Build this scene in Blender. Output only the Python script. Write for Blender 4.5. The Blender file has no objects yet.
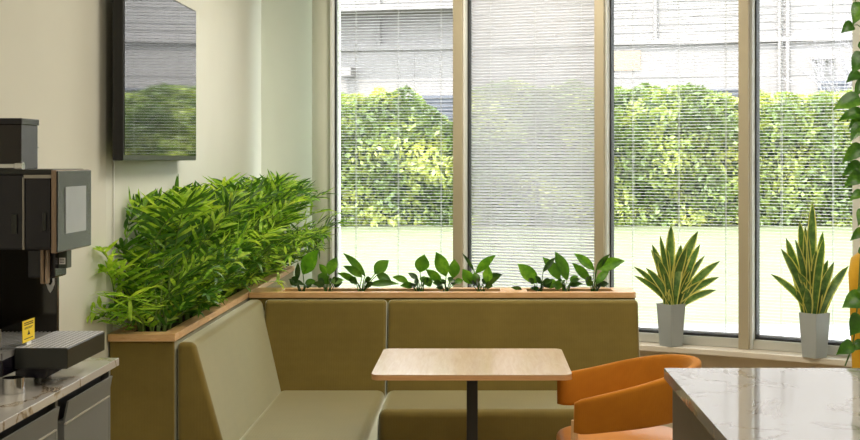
import bpy, bmesh, math, random
import numpy as np
from mathutils import Vector, Matrix, noise as mnoise

random.seed(7)
C = bpy.context.scene.collection
F, VX, HY, H = 1300.0, 480.0, 160.0, 1.5
PI = math.pi


def at(x, y, d):
    return Vector(((x - VX) * d / F, d, H - (y - HY) * d / F))


def lin(r, g, b):
    def f(c):
        c /= 255.0
        return c / 12.92 if c <= 0.04045 else ((c + 0.055) / 1.055) ** 2.4
    return (f(r), f(g), f(b), 1.0)


# ------------------------------------------------------------------ materials
def newmat(name):
    m = bpy.data.materials.new(name)
    m.use_nodes = True
    nt = m.node_tree
    nt.nodes.clear()
    out = nt.nodes.new('ShaderNodeOutputMaterial')
    return m, nt, out


def N(nt, t, **kw):
    n = nt.nodes.new(t)
    for k, v in kw.items():
        if k.startswith('i_'):
            n.inputs[k[2:].replace('_', ' ')].default_value = v
        else:
            setattr(n, k, v)
    return n


def ramp(nt, fac, stops):
    r = nt.nodes.new('ShaderNodeValToRGB')
    el = r.color_ramp.elements
    while len(el) < len(stops):
        el.new(0.5)
    for e, (p, c) in zip(el, stops):
        e.position = p
        e.color = c
    nt.links.new(fac, r.inputs['Fac'])
    return r.outputs['Color']


def coords(nt, scale=(1, 1, 1), rot=(0, 0, 0)):
    tc = nt.nodes.new('ShaderNodeTexCoord')
    mp = nt.nodes.new('ShaderNodeMapping')
    mp.inputs['Scale'].default_value = scale
    mp.inputs['Rotation'].default_value = rot
    nt.links.new(tc.outputs['Object'], mp.inputs['Vector'])
    return mp.outputs['Vector']


def noise(nt, vec, scale, detail=3, rough=0.55, dist=0.0):
    n = nt.nodes.new('ShaderNodeTexNoise')
    n.inputs['Scale'].default_value = scale
    n.inputs['Detail'].default_value = detail
    n.inputs['Roughness'].default_value = rough
    n.inputs['Distortion'].default_value = dist
    if vec is not None:
        nt.links.new(vec, n.inputs['Vector'])
    return n.outputs['Fac']


def simple(name, c1, c2=None, rough=0.6, metal=0.0, scale=6.0, bump=0.0, bscale=120.0, spec=0.5, ior=1.5, aniso=(1, 1, 1), sheen=0.0):
    m, nt, out = newmat(name)
    p = nt.nodes.new('ShaderNodeBsdfPrincipled')
    p.inputs['Roughness'].default_value = rough
    p.inputs['Metallic'].default_value = metal
    p.inputs['Specular IOR Level'].default_value = spec
    p.inputs['IOR'].default_value = ior
    p.inputs['Sheen Weight'].default_value = sheen
    v = coords(nt, aniso)
    if c2 is None:
        c2 = tuple(min(1, c * 1.12) for c in c1[:3]) + (1,)
    col = ramp(nt, noise(nt, v, scale), [(0.3, c1), (0.7, c2)])
    nt.links.new(col, p.inputs['Base Color'])
    if bump:
        b = nt.nodes.new('ShaderNodeBump')
        b.inputs['Strength'].default_value = bump
        b.inputs['Distance'].default_value = 0.002
        nt.links.new(noise(nt, v, bscale), b.inputs['Height'])
        nt.links.new(b.outputs['Normal'], p.inputs['Normal'])
    nt.links.new(p.outputs['BSDF'], out.inputs['Surface'])
    return m


def fabric(name, c1, c2, rib=570.0, sheen=1.0, tint=(0.88, 0.96, 0.80, 1)):
    m, nt, out = newmat(name)
    p = nt.nodes.new('ShaderNodeBsdfPrincipled')
    p.inputs['Roughness'].default_value = 0.85
    p.inputs['Specular IOR Level'].default_value = 0.25
    p.inputs['Sheen Weight'].default_value = sheen
    p.inputs['Sheen Roughness'].default_value = 0.4
    p.inputs['Sheen Tint'].default_value = tint
    v = coords(nt)
    col = ramp(nt, noise(nt, v, 5.0, 5, 0.7), [(0.3, c1), (0.72, c2)])
    hs = []
    for ax in ('X', 'Y', 'Z'):
        w = nt.nodes.new('ShaderNodeTexWave')
        w.bands_direction = ax
        w.inputs['Scale'].default_value = rib / 20.0
        w.inputs['Distortion'].default_value = 0.4
        nt.links.new(v, w.inputs['Vector'])
        hs.append(w.outputs['Fac'])
    a = N(nt, 'ShaderNodeMath', operation='ADD')
    nt.links.new(hs[0], a.inputs[0]); nt.links.new(hs[1], a.inputs[1])
    a2 = N(nt, 'ShaderNodeMath', operation='MULTIPLY_ADD')
    nt.links.new(hs[2], a2.inputs[0]); a2.inputs[1].default_value = 0.0
    nt.links.new(a.outputs[0], a2.inputs[2])
    mx = N(nt, 'ShaderNodeMix', data_type='RGBA', blend_type='MULTIPLY')
    mx.inputs['Factor'].default_value = 1.0
    nt.links.new(col, mx.inputs['A'])
    dk = ramp(nt, a2.outputs[0], [(0.2, (0.97, 0.97, 0.965, 1)), (1.0, (1, 1, 1, 1))])
    nt.links.new(dk, mx.inputs['B'])
    nt.links.new(mx.outputs['Result'], p.inputs['Base Color'])
    b = nt.nodes.new('ShaderNodeBump')
    b.inputs['Strength'].default_value = 0.10
    b.inputs['Distance'].default_value = 0.0015
    nt.links.new(a2.outputs[0], b.inputs['Height'])
    nt.links.new(b.outputs['Normal'], p.inputs['Normal'])
    nt.links.new(p.outputs['BSDF'], out.inputs['Surface'])
    return m


def wood(name, c1, c2, c3, aniso, rough=0.45, scale=14.0):
    m, nt, out = newmat(name)
    p = nt.nodes.new('ShaderNodeBsdfPrincipled')
    p.inputs['Roughness'].default_value = rough
    v = coords(nt, aniso)
    f = noise(nt, v, scale, 6, 0.65, 0.6)
    nt.links.new(ramp(nt, f, [(0.25, c1), (0.5, c2), (0.75, c3)]), p.inputs['Base Color'])
    p.inputs['IOR'].default_value = 1.65
    nt.links.new(p.outputs['BSDF'], out.inputs['Surface'])
    return m


def marble(name, base, vein, warm, rough=0.05):
    m, nt, out = newmat(name)
    p = nt.nodes.new('ShaderNodeBsdfPrincipled')
    p.inputs['Roughness'].default_value = rough
    p.inputs['IOR'].default_value = 2.6
    v = coords(nt, (1.0, 1.0, 1.0), (0.3, 0.2, 0.9))
    n1 = noise(nt, v, 2.2, 7, 0.62, 1.3)
    s = N(nt, 'ShaderNodeMath', operation='SUBTRACT'); s.inputs[1].default_value = 0.5
    nt.links.new(n1, s.inputs[0])
    a = N(nt, 'ShaderNodeMath', operation='ABSOLUTE')
    nt.links.new(s.outputs[0], a.inputs[0])
    veins = ramp(nt, a.outputs[0], [(0.0, vein), (0.006, warm), (0.022, base)])
    n2 = ramp(nt, noise(nt, v, 1.1, 3), [(0.35, (0.97, 0.96, 0.95, 1)), (0.6, (1, 1, 1, 1))])
    mx = N(nt, 'ShaderNodeMix', data_type='RGBA', blend_type='MULTIPLY')
    mx.inputs['Factor'].default_value = 1.0
    nt.links.new(veins, mx.inputs['A']); nt.links.new(n2, mx.inputs['B'])
    nt.links.new(mx.outputs['Result'], p.inputs['Base Color'])
    nt.links.new(p.outputs['BSDF'], out.inputs['Surface'])
    return m


def leafmat(name, dark, mid, light, scale=14.0, trans=0.35, rough=0.4, tcol=None):
    m, nt, out = newmat(name)
    p = nt.nodes.new('ShaderNodeBsdfPrincipled')
    p.inputs['Roughness'].default_value = rough
    v = coords(nt)
    col = ramp(nt, noise(nt, v, scale, 4, 0.7), [(0.28, dark), (0.5, mid), (0.72, light)])
    nt.links.new(col, p.inputs['Base Color'])
    t = nt.nodes.new('ShaderNodeBsdfTranslucent')
    br = N(nt, 'ShaderNodeMix', data_type='RGBA', blend_type='MULTIPLY')
    br.inputs['Factor'].default_value = 1.0
    nt.links.new(col, br.inputs['A'])
    br.inputs['B'].default_value = tcol or (1.9, 1.7, 0.8, 1)
    br.clamp_result = False
    nt.links.new(br.outputs['Result'], t.inputs['Color'])
    ms = nt.nodes.new('ShaderNodeMixShader')
    ms.inputs['Fac'].default_value = trans
    nt.links.new(p.outputs['BSDF'], ms.inputs[1])
    nt.links.new(t.outputs['BSDF'], ms.inputs[2])
    nt.links.new(ms.outputs['Shader'], out.inputs['Surface'])
    return m


def glassmat(name, refl=0.06, tint=(1, 1, 1, 1)):
    m, nt, out = newmat(name)
    t = nt.nodes.new('ShaderNodeBsdfTransparent')
    t.inputs['Color'].default_value = tint
    g = nt.nodes.new('ShaderNodeBsdfGlossy')
    g.inputs['Roughness'].default_value = 0.02
    fr = nt.nodes.new('ShaderNodeFresnel'); fr.inputs['IOR'].default_value = 1.3
    ms = nt.nodes.new('ShaderNodeMixShader')
    nt.links.new(fr.outputs['Fac'], ms.inputs['Fac'])
    nt.links.new(t.outputs['BSDF'], ms.inputs[1])
    nt.links.new(g.outputs['BSDF'], ms.inputs[2])
    nt.links.new(ms.outputs['Shader'], out.inputs['Surface'])
    return m


M = {}
M['wall'] = simple('wall_paint', lin(212, 213, 201), lin(217, 218, 206), 0.75, scale=2.0, bump=0.05, bscale=200)
M['wall_low'] = simple('wall_paint_low', lin(196, 182, 156), lin(202, 189, 164), 0.8, scale=2.0)
M['ceiling'] = simple('ceiling_paint', lin(235, 233, 226), None, 0.85, scale=2.0)
M['floor'] = wood('floor_planks', lin(190, 172, 146), lin(205, 188, 162), lin(216, 200, 176), (1, 8, 1), 0.4, 3.0)
M['pilaster'] = simple('pilaster_paint', lin(212, 215, 200), lin(216, 219, 205), 0.7, scale=2.0)
M['frame'] = simple('frame_aluminium', lin(200, 200, 192), lin(206, 206, 199), 0.42, 0.25, scale=3)
M['mullion'] = simple('mullion_champagne', lin(182, 171, 144), lin(188, 177, 150), 0.4, 0.2, scale=3)
M['mullion_lit_side'] = simple('mullion_lit_white', lin(226, 230, 226), None, 0.3, scale=3)  # window light on the mullion side, put into the colour
M['gasket'] = simple('gasket_rubber', lin(22, 23, 20), None, 0.5)
M['sill'] = simple('sill_board', lin(214, 206, 190), lin(222, 214, 200), 0.35, scale=4)
M['glass'] = glassmat('window_glass')
M['slat'] = leafmat('blind_slat', lin(208, 206, 208), lin(212, 210, 212), lin(216, 214, 216), 2.0, 0.04, 0.5, (0.95, 0.95, 0.95, 1))
M['cord'] = simple('blind_cord', lin(190, 190, 186), None, 0.7)
M['olive'] = fabric('olive_fabric', lin(114, 98, 44), lin(126, 109, 52))
M['olive_seat'] = M['olive']
M['trim_wood'] = wood('oak_trim', lin(200, 150, 98), lin(222, 178, 126), lin(232, 194, 146), (2.0, 2.0, 14), 0.38, 7.0)
M['soil'] = simple('potting_soil', lin(42, 31, 22), lin(78, 60, 42), 0.95, scale=60, bump=0.6, bscale=90)
M['table_top'] = wood('maple_laminate', lin(198, 172, 142), lin(208, 184, 155), lin(216, 194, 167), (14, 1.2, 6), 0.2, 5.0)
M['table_edge'] = wood('plywood_edge', lin(170, 118, 70), lin(200, 150, 98), lin(214, 168, 116), (2, 2, 60), 0.5, 5.0)
M['black_metal'] = simple('black_powder_coat', lin(38, 38, 36), lin(46, 46, 44), 0.45, 0.3)
M['orange'] = fabric('orange_fabric', lin(166, 100, 16), lin(182, 114, 22), 900, 0.3, (1.0, 0.7, 0.3, 1))
M['orange_seat'] = simple('tan_leather', lin(196, 128, 54), lin(206, 140, 64), 0.45, bump=0.15, bscale=160)
M['beech'] = wood('beech_leg', lin(206, 164, 112), lin(222, 184, 134), lin(230, 196, 150), (6, 6, 1), 0.4, 8.0)
M['marble'] = marble('white_marble', lin(152, 151, 150), lin(118, 112, 106), lin(138, 132, 126))
M['marble_warm'] = marble('white_marble_warm', lin(190, 186, 180), lin(120, 108, 94), lin(172, 156, 134), 0.1)
M['cab'] = simple('grey_laminate', lin(106, 108, 105), lin(112, 114, 111), 0.4, scale=3)
M['cab_edge'] = simple('grey_edge', lin(165, 162, 150), None, 0.4)
M['cab_dark'] = simple('dark_plinth', lin(26, 26, 25), None, 0.6)
M['island'] = simple('island_panel', lin(92, 88, 80), lin(99, 95, 87), 0.45, scale=3)
M['tv_case'] = simple('tv_plastic', lin(18, 18, 18), None, 0.35)
M['tv_screen'] = simple('tv_glass', lin(8, 8, 9), lin(9, 9, 10), 0.03, 0.0, spec=1.0, ior=1.8)
M['mach_black'] = simple('machine_black', lin(13, 11, 19), lin(17, 14, 26), 0.22)
M['mach_dark'] = simple('machine_charcoal', lin(30, 32, 29), lin(36, 38, 34), 0.3, scale=8)
M['mach_brown'] = simple('machine_brown_gloss', lin(24, 20, 11), lin(32, 26, 14), 0.08, spec=0.7)
M['bronze'] = simple('bronze_trim', lin(134, 114, 96), lin(146, 126, 106), 0.35, 0.4)
M['seam_grey'] = simple('seam_grey', lin(150, 146, 136), None, 0.4, 0.2)
M['chrome'] = simple('chrome', lin(205, 205, 205), None, 0.12, 1.0)
M['panel'] = simple('panel_mesh', lin(46, 48, 47), lin(62, 64, 62), 0.25, 0.3, scale=90)
M['screen'] = simple('panel_screen', lin(160, 162, 160), lin(176, 178, 176), 0.12, 0.4, scale=4)
M['hopper'] = simple('hopper_smoke', lin(22, 17, 14), lin(36, 28, 23), 0.12, scale=3)
M['wire'] = simple('grid_wire', lin(150, 150, 148), None, 0.3, 0.3)
M['grid_plate'] = simple('grid_plate', lin(214, 216, 222), lin(222, 224, 230), 0.35, 0.0)
M['hole'] = simple('grid_dark', lin(18, 18, 18), None, 0.7)
M['yellow_card'] = simple('yellow_card', lin(248, 214, 30), lin(250, 220, 40), 0.5)
M['ink'] = simple('black_ink', lin(24, 22, 18), None, 0.6)
M['white_plastic'] = simple('white_plastic', lin(226, 226, 222), None, 0.4)
M['green_box'] = simple('reader_shell', lin(52, 62, 50), lin(60, 70, 58), 0.4)
M['pot'] = simple('pot_grey', lin(160, 167, 167), lin(167, 174, 174), 0.3, scale=4)
M['palm'] = leafmat('palm_leaf', lin(56, 104, 26), lin(128, 178, 54), lin(212, 234, 112), 22.0, 0.36)
M['palm_old'] = leafmat('palm_leaf_old', lin(30, 66, 18), lin(62, 112, 30), lin(100, 148, 48), 18.0, 0.25)
M['palm_young'] = leafmat('palm_leaf_young', lin(120, 168, 46), lin(168, 206, 76), lin(220, 238, 124), 18.0, 0.36)
M['palm_stem'] = simple('palm_stem', lin(92, 122, 48), lin(122, 150, 66), 0.5)
M['lily'] = leafmat('lily_leaf', lin(38, 80, 22), lin(72, 120, 32), lin(116, 162, 54), 9.0, 0.5, 0.3)
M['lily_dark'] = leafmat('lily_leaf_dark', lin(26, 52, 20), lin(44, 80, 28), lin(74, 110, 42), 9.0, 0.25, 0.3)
M['snake'] = leafmat('snake_leaf', lin(44, 78, 36), lin(76, 114, 50), lin(126, 156, 80), 22.0, 0.12, 0.35)
M['snake_edge'] = leafmat('snake_margin', lin(198, 196, 92), lin(216, 212, 112), lin(226, 222, 132), 9.0, 0.25, 0.35, (1.2, 1.2, 0.9, 1))
M['pothos'] = leafmat('pothos_leaf', lin(30, 66, 18), lin(54, 100, 26), lin(104, 148, 46), 10.0, 0.3, 0.28)
M['vine'] = simple('vine_stem', lin(74, 104, 40), lin(96, 124, 52), 0.5)
M['yellow_fab'] = fabric('mustard_fabric', lin(196, 148, 30), lin(212, 164, 42), 600)
M['lawn'] = simple('lawn_grass', lin(64, 70, 40), lin(82, 86, 54), 0.9, scale=1.6)
M['path'] = simple('path_concrete', lin(84, 81, 77), lin(92, 89, 84), 0.9, scale=2)
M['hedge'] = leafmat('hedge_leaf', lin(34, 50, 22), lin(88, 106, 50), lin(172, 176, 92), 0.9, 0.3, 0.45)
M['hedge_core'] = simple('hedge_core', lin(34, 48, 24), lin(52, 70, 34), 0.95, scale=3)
M['twig'] = simple('pale_twig', lin(128, 124, 126), None, 0.8)
M['clad'] = simple('cladding_grey', lin(107, 102, 100), lin(111, 106, 104), 0.6, scale=0.6)
M['clad_white'] = simple('cladding_white', lin(106, 101, 99), lin(110, 105, 103), 0.6, scale=0.5)
M['louvre_and_shade'] = simple('louvre_and_shade_dark', lin(70, 72, 80), None, 0.6)
M['peach'] = simple('panel_peach', lin(126, 106, 88), None, 0.7)


# ------------------------------------------------------------------ mesh builder
class MB:
    def __init__(self):
        self.v, self.f, self.m, self.s = [], [], [], []

    def add(self, vs, fs, mi=0, smooth=False):
        o = len(self.v)
        self.v += [tuple(p) for p in vs]
        for f in fs:
            self.f.append([o + i for i in f])
            self.m.append(mi)
            self.s.append(smooth)

    def box(self, x0, x1, y0, y1, z0, z1, mi=0, T=None):
        vs = [Vector((x, y, z)) for x in (x0, x1) for y in (y0, y1) for z in (z0, z1)]
        if T is not None:
            vs = [T @ p for p in vs]
        fs = [(0, 1, 3, 2), (4, 6, 7, 5), (0, 4, 5, 1), (2, 3, 7, 6), (0, 2, 6, 4), (1, 5, 7, 3)]
        self.add(vs, fs, mi)

    def prism(self, pts, a, b, axis='y', mi=0, T=None):
        """pts: polygon in the two other axes, extruded from a to b along axis"""
        def mk(p, t):
            if axis == 'y':
                return Vector((p[0], t, p[1]))
            if axis == 'x':
                return Vector((t, p[0], p[1]))
            return Vector((p[0], p[1], t))
        n = len(pts)
        vs = [mk(p, a) for p in pts] + [mk(p, b) for p in pts]
        if T is not None:
            vs = [T @ p for p in vs]
        fs = [tuple(range(n)), tuple(range(2 * n - 1, n - 1, -1))]
        fs += [(i, n + i, n + (i + 1) % n, (i + 1) % n) for i in range(n)]
        self.add(vs, fs, mi)

    def tube(self, pts, r, n=8, mi=0, cap=True):
        pts = [Vector(p) for p in pts]
        rs = r if isinstance(r, (list, tuple)) else [r] * len(pts)
        vs = []
        ref = None
        for i, p in enumerate(pts):
            t = (pts[min(i + 1, len(pts) - 1)] - pts[max(i - 1, 0)]).normalized()
            if ref is None:
                ref = Vector((1, 0, 0)) if abs(t.x) < 0.8 else Vector((0, 1, 0))
            a = (ref - t * ref.dot(t)).normalized()
            ref = a
            b = t.cross(a)
            for k in range(n):
                q = 2 * PI * k / n
                vs.append(p + (a * math.cos(q) + b * math.sin(q)) * rs[i])
        fs = []
        for i in range(len(pts) - 1):
            for k in range(n):
                fs.append((i * n + k, i * n + (k + 1) % n, (i + 1) * n + (k + 1) % n, (i + 1) * n + k))
        self.add(vs, fs, mi, True)
        if cap:
            self.add(vs[:n], [tuple(range(n - 1, -1, -1))], mi)
            self.add(vs[-n:], [tuple(range(n))], mi)

    def lathe(self, prof, n=32, c=(0, 0, 0), mi=0):
        vs = []
        for r, z in prof:
            for k in range(n):
                q = 2 * PI * k / n
                vs.append((c[0] + r * math.cos(q), c[1] + r * math.sin(q), c[2] + z))
        fs = []
        for i in range(len(prof) - 1):
            for k in range(n):
                fs.append((i * n + k, i * n + (k + 1) % n, (i + 1) * n + (k + 1) % n, (i + 1) * n + k))
        self.add(vs, fs, mi, True)
        self.add(vs[:n], [tuple(range(n - 1, -1, -1))], mi)
        self.add(vs[-n:], [tuple(range(n))], mi)

    def strip(self, pts, widths, normals, cols, mats, fold=0.0):
        """leaf-like strip along pts: cols = positions across in [-1,1]"""
        nc = len(cols)
        vs = []
        n = len(pts)
        for i in range(n):
            t = (pts[min(i + 1, n - 1)] - pts[max(i - 1, 0)]).normalized()
            nn = normals[i]
            side = t.cross(nn)
            if side.length < 1e-5:
                side = Vector((1, 0, 0))
            side.normalize()
            up = side.cross(t).normalized()
            for c in cols:
                vs.append(pts[i] + side * (c * widths[i] * 0.5) + up * (abs(c) * fold * widths[i] * 0.5))
        o = len(self.v)
        self.v += [tuple(p) for p in vs]
        for i in range(n - 1):
            for k in range(nc - 1):
                self.f.append([o + i * nc + k, o + i * nc + k + 1, o + (i + 1) * nc + k + 1, o + (i + 1) * nc + k])
                self.m.append(mats[k])
                self.s.append(True)

    def build(self, name, mats, parent=None, bevel=0.0, seg=3, smooth=False, subsurf=0, origin=None):
        me = bpy.data.meshes.new(name)
        vs = self.v
        if origin is not None:
            vs = [(p[0] - origin[0], p[1] - origin[1], p[2] - origin[2]) for p in vs]
        me.from_pydata(vs, [], self.f)
        if not isinstance(mats, (list, tuple)):
            mats = [mats]
        for m in mats:
            me.materials.append(m)
        me.polygons.foreach_set('material_index', self.m)
        me.polygons.foreach_set('use_smooth', [bool(smooth or s) for s in self.s])
        me.update()
        o = bpy.data.objects.new(name, me)
        C.objects.link(o)
        if origin is not None and parent is None:
            o.location = origin
        if parent is not None:
            o.parent = parent
            p = parent
            off = Vector((0, 0, 0))
            while p is not None:
                off += p.location
                p = p.parent
            o.location = Vector(origin if origin is not None else (0, 0, 0)) - off
        if bevel:
            bm = bmesh.new(); bm.from_mesh(me)
            bmesh.ops.recalc_face_normals(bm, faces=bm.faces[:])
            bm.to_mesh(me); bm.free()
            b = o.modifiers.new('Bevel', 'BEVEL')
            b.width = bevel; b.segments = seg; b.limit_method = 'ANGLE'; b.angle_limit = math.radians(35)
            b.harden_normals = True
            for pl in me.polygons:
                pl.use_smooth = True
        if subsurf:
            s = o.modifiers.new('Subdivision', 'SUBSURF')
            s.levels = subsurf; s.render_levels = subsurf
        return o


def empty(name, loc):
    o = bpy.data.objects.new(name, None)
    C.objects.link(o)
    o.location = loc
    o.empty_display_size = 0.1
    return o


def tag(o, label, cat, group=None, kind=None):
    o['label'] = label
    o['category'] = cat
    if group:
        o['group'] = group
    if kind:
        o['kind'] = kind
    return o


def thing(name, loc, label, cat, group=None):
    return tag(empty(name, loc), label, cat, group)


def struct(o, label=None, cat=None):
    o['kind'] = 'structure'
    if label:
        o['label'] = label
    if cat:
        o['category'] = cat
    return o


def box_obj(name, b, mat, parent=None, bevel=0.0, seg=3):
    mb = MB(); mb.box(*b)
    return mb.build(name, mat, parent, bevel, seg)


# ------------------------------------------------------------------ window polyline
P = [Vector((-0.889, 7.653)), Vector((-0.104, 7.50)), Vector((0.69, 7.23)), Vector((1.422, 6.873)), Vector((2.143, 6.423)), Vector((3.0, 5.75))]
ZS, ZG0, ZG1, ZC = 0.51, 0.57, 2.72, 2.9


def nrm(i):
    d = (P[i + 1] - P[i]).normalized()
    return Vector((d.y, -d.x)) if Vector((d.y, -d.x)).y < 0 else Vector((-d.y, d.x))


def offs(k, dist):
    """mitred offset of polyline vertex k, inward"""
    if k == 0:
        return P[0] + nrm(0) * dist
    if k == len(P) - 1:
        return P[k] + nrm(k - 1) * dist
    a, b = nrm(k - 1), nrm(k)
    m = (a + b).normalized()
    return P[k] + m * (dist / m.dot(a))


def band(d0, d1, z0, z1, k0, k1, name, mat, bevel=0.0):
    mb = MB()
    inn = [offs(k, d1) for k in range(k0, k1 + 1)]
    out = [offs(k, d0) for k in range(k0, k1 + 1)]
    n = len(inn)
    vs = []
    for p in inn: vs.append((p.x, p.y, z0))
    for p in inn: vs.append((p.x, p.y, z1))
    for p in out: vs.append((p.x, p.y, z0))
    for p in out: vs.append((p.x, p.y, z1))
    fs = []
    for i in range(n - 1):
        fs += [(i, i + 1, n + i + 1, n + i), (2 * n + i, 3 * n + i, 3 * n + i + 1, 2 * n + i + 1),
               (n + i, n + i + 1, 3 * n + i + 1, 3 * n + i), (i, 2 * n + i, 2 * n + i + 1, i + 1)]
    fs += [(0, n, 3 * n, 2 * n), (n - 1, 3 * n - 1, 4 * n - 1, 2 * n - 1)]
    mb.add(vs, fs)
    return mb.build(name, mat, None, bevel)


def facetT(i):
    d = (P[i + 1] - P[i]).normalized()
    n = nrm(i)
    return Matrix(((d.x, n.x, 0, P[i].x), (d.y, n.y, 0, P[i].y), (0, 0, 1, 0), (0, 0, 0, 1))), (P[i + 1] - P[i]).length


# ------------------------------------------------------------------ room shell
WX = -1.33        # left wall plane
RX = -1.54        # wall plane behind the coffee counter
struct(box_obj('floor', (-2.0, 3.2, -3.2, 8.1, -0.12, 0.0), M['floor']), 'pale wood floor of the room', 'floor')
struct(box_obj('ceiling', (-2.0, 3.2, -3.2, 8.1, ZC, ZC + 0.15), M['ceiling']), 'plain white ceiling', 'ceiling')
mb = MB(); mb.prism([(WX, 4.62), (WX, 8.1), (-2.0, 8.1), (-2.0, -3.2), (RX, -3.2), (RX, 3.75)], 0, ZC, 'z')
struct(mb.build('wall_left', M['wall']), 'pale painted wall on the left', 'wall')
struct(box_obj('wall_right', (3.0, 3.2, -3.2, 6.1, 0, ZC), M['wall']), 'painted wall on the right', 'wall')
struct(box_obj('wall_back', (RX, 3.0, -3.2, -3.0, 0, ZC), M['wall']), 'painted wall behind the viewpoint', 'wall')
struct(box_obj('wall_pilaster', (WX, -0.92, 7.90, 8.1, 0, ZC), M['pilaster']), 'pale pilaster between left wall and windows', 'wall')
struct(band(-0.10, 0.08, 0.0, ZS - 0.03, 0, 5, 'wall_front_below', M['wall_low']), 'beige wall below the window sill', 'wall')
struct(band(-0.10, 0.05, ZG1, ZC, 0, 5, 'wall_front_above', M['wall']), 'wall strip above the windows', 'wall')
struct(band(-0.10, 0.04, ZS - 0.03, ZG1, 4, 5, 'wall_front_right', M['wall']), 'wall to the right of the windows', 'wall')
struct(band(-0.10, 0.175, ZS - 0.03, ZS, 0, 4, 'trim_1', M['sill'], 0.004), 'long curved pale window sill', 'sill')
mb = MB(); mb.lathe([(0.085, 0), (0.085, ZC)], 48, (-0.91, 7.70, 0))
struct(mb.build('column_1', M['pilaster']), 'slim round column left of the windows', 'column')
mb = MB(); mb.lathe([(0.17, 0), (0.17, ZC)], 64, (1.93, 6.12, 0))
struct(mb.build('column_2', M['wall']), 'round pale column at the right edge', 'column')

ang_names = ['first', 'second', 'third', 'fourth']
for i in range(4):
    T, L = facetT(i)
    w = empty('window_%d' % (i + 1), (P[i].x, P[i].y, ZS))
    struct(w, '%s tall window from the left' % ang_names[i], 'window')
    e = 0.0415
    fr = MB()
    fr.box(e, L - e, -0.04, 0.055, ZS + 0.002, ZG0 - 0.012, 0, T)
    fr.box(e, L - e, -0.04, 0.055, ZG1 - 0.05, ZG1, 0, T)
    fr.build('window_frame', M['frame'], w)
    jm = MB(); jm.box(0.0265, 0.041, -0.03, 0.062, ZS + 0.002, ZG1, 0, T)  # added white strip standing for the mullion side lit by the window
    jm.build('mullion_lit_side', M['mullion_lit_side'], w)
    g = MB()
    g.box(0.041, 0.0485, -0.03, 0.02, ZG0 - 0.012, ZG1 - 0.05, 0, T)
    g.box(L - 0.034, L - 0.0285, -0.03, 0.0, ZG0 - 0.012, ZG1 - 0.05, 0, T)
    g.box(0.045, L - 0.034, -0.03, 0.022, ZG0 - 0.012, ZG0, 0, T)
    g.build('gasket', M['gasket'], w)
    gl = MB()
    gl.box(0.045, L - 0.034, 0.004, 0.010, ZG0, ZG1 - 0.05, 0, T)
    gl.build('glass_pane', M['glass'], w)
for k in range(1, 5):
    if k == 0:
        d = (P[1] - P[0]).normalized(); n = nrm(0)
    elif k == 4:
        d = (P[4] - P[3]).normalized(); n = nrm(3)
    else:
        n = (nrm(k - 1) + nrm(k)).normalized(); d = Vector((-n.y, n.x))
    if d.x < 0: d = -d
    T = Matrix(((d.x, n.x, 0, P[k].x), (d.y, n.y, 0, P[k].y), (0, 0, 1, 0), (0, 0, 0, 1)))
    mb = MB(); mb.box(-0.028, 0.026, -0.08, 0.095, ZS + 0.001, ZG1, 0, T)
    struct(mb.build('trim_%d' % (k + 1), M['mullion'], None, 0.003, 2), 'champagne metal window mullion', 'mullion')

# blinds: slats hanging just behind each pane
blabels = ['white slatted blind in the leftmost window beside the column',
           'greyish blind with slats turned nearly shut, second window from the left',
           'open white slatted blind behind the left snake plant',
           'open white slatted blind behind the right snake plant']
tilts = [8, 52, 9, 7]
for i in range(4):
    T, L = facetT(i)
    b = thing('venetian_blind', (P[i].x, P[i].y, ZG1 - 0.06), blabels[i], 'blind', 'slatted blinds in the windows')
    sl = MB()
    z = ZG0 + 0.012
    tl = math.radians(tilts[i])
    hw = 0.0083
    while z < ZG1 - 0.075:
        c, s = math.cos(tl) * hw, math.sin(tl) * hw
        y0 = -0.022
        nrmv = (-math.sin(tl) * 0.0012, math.cos(tl) * 0.0012)
        row = [(y0 - c, z - s), (y0 + nrmv[0], z + nrmv[1]), (y0 + c, z + s)]
        vs = [T @ Vector((u, a, b2)) for u in (0.05, L - 0.04) for a, b2 in row]
        sl.add(vs, [(0, 1, 4, 3), (1, 2, 5, 4)], 0, True)
        z += 0.0168
    sl.build('slats', M['slat'], b)
    hr = MB(); hr.box(0.05, L - 0.04, -0.034, -0.006, ZG1 - 0.075, ZG1 - 0.05, 0, T)
    hr.build('headrail', M['slat'], b)
    br = MB(); br.box(0.05, L - 0.04, -0.034, -0.010, ZG0 + 0.001, ZG0 + 0.008, 0, T)
    br.build('bottom_rail', M['slat'], b)
    for f in (0.2, 0.52, 0.84):
        cd = MB()
        for yy in (-0.0120, -0.0320):
            cd.box(L * f - 0.0009, L * f + 0.0009, yy - 0.0006, yy + 0.0006, ZG0 + 0.008, ZG1 - 0.075, 0, T)
        cd.build('cord', M['cord'], b)

# ------------------------------------------------------------------ planters
ZT0, ZT1, ZSOIL = 0.853, 0.88, 0.856
pl = thing('planter_box', (-1.2, 4.63, 0), 'long olive planter along left wall, oak rim, full of palms', 'planter')
box_obj('base', (-1.325, -1.092, 4.645, 7.62, 0.002, 0.852), M['olive'], pl, 0.006)
mb = MB()
mb.box(-1.327, -1.086, 4.63, 4.70, ZT0, ZT1)
mb.box(-1.327, -1.30, 4.70, 7.56, ZT0, ZT1)
mb.box(-1.137, -1.086, 4.70, 5.82, ZT0, ZT1)
mb.box(-1.137, -1.086, 5.823, 7.56, ZT0, ZT1)
mb.box(-1.327, -1.086, 7.56, 7.62, ZT0, ZT1)
mb.build('wood_rim', M['trim_wood'], pl, 0.002, 2)
mb = MB()
mb.box(-1.30, -1.137, 4.70, 7.56, 0.8525, ZSOIL)
mb.build('soil', M['soil'], pl)
pr = thing('planter_box', (-0.1, 6.2, 0), 'narrow planter behind the bench back, oak rim, low lilies in it', 'planter')
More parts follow.
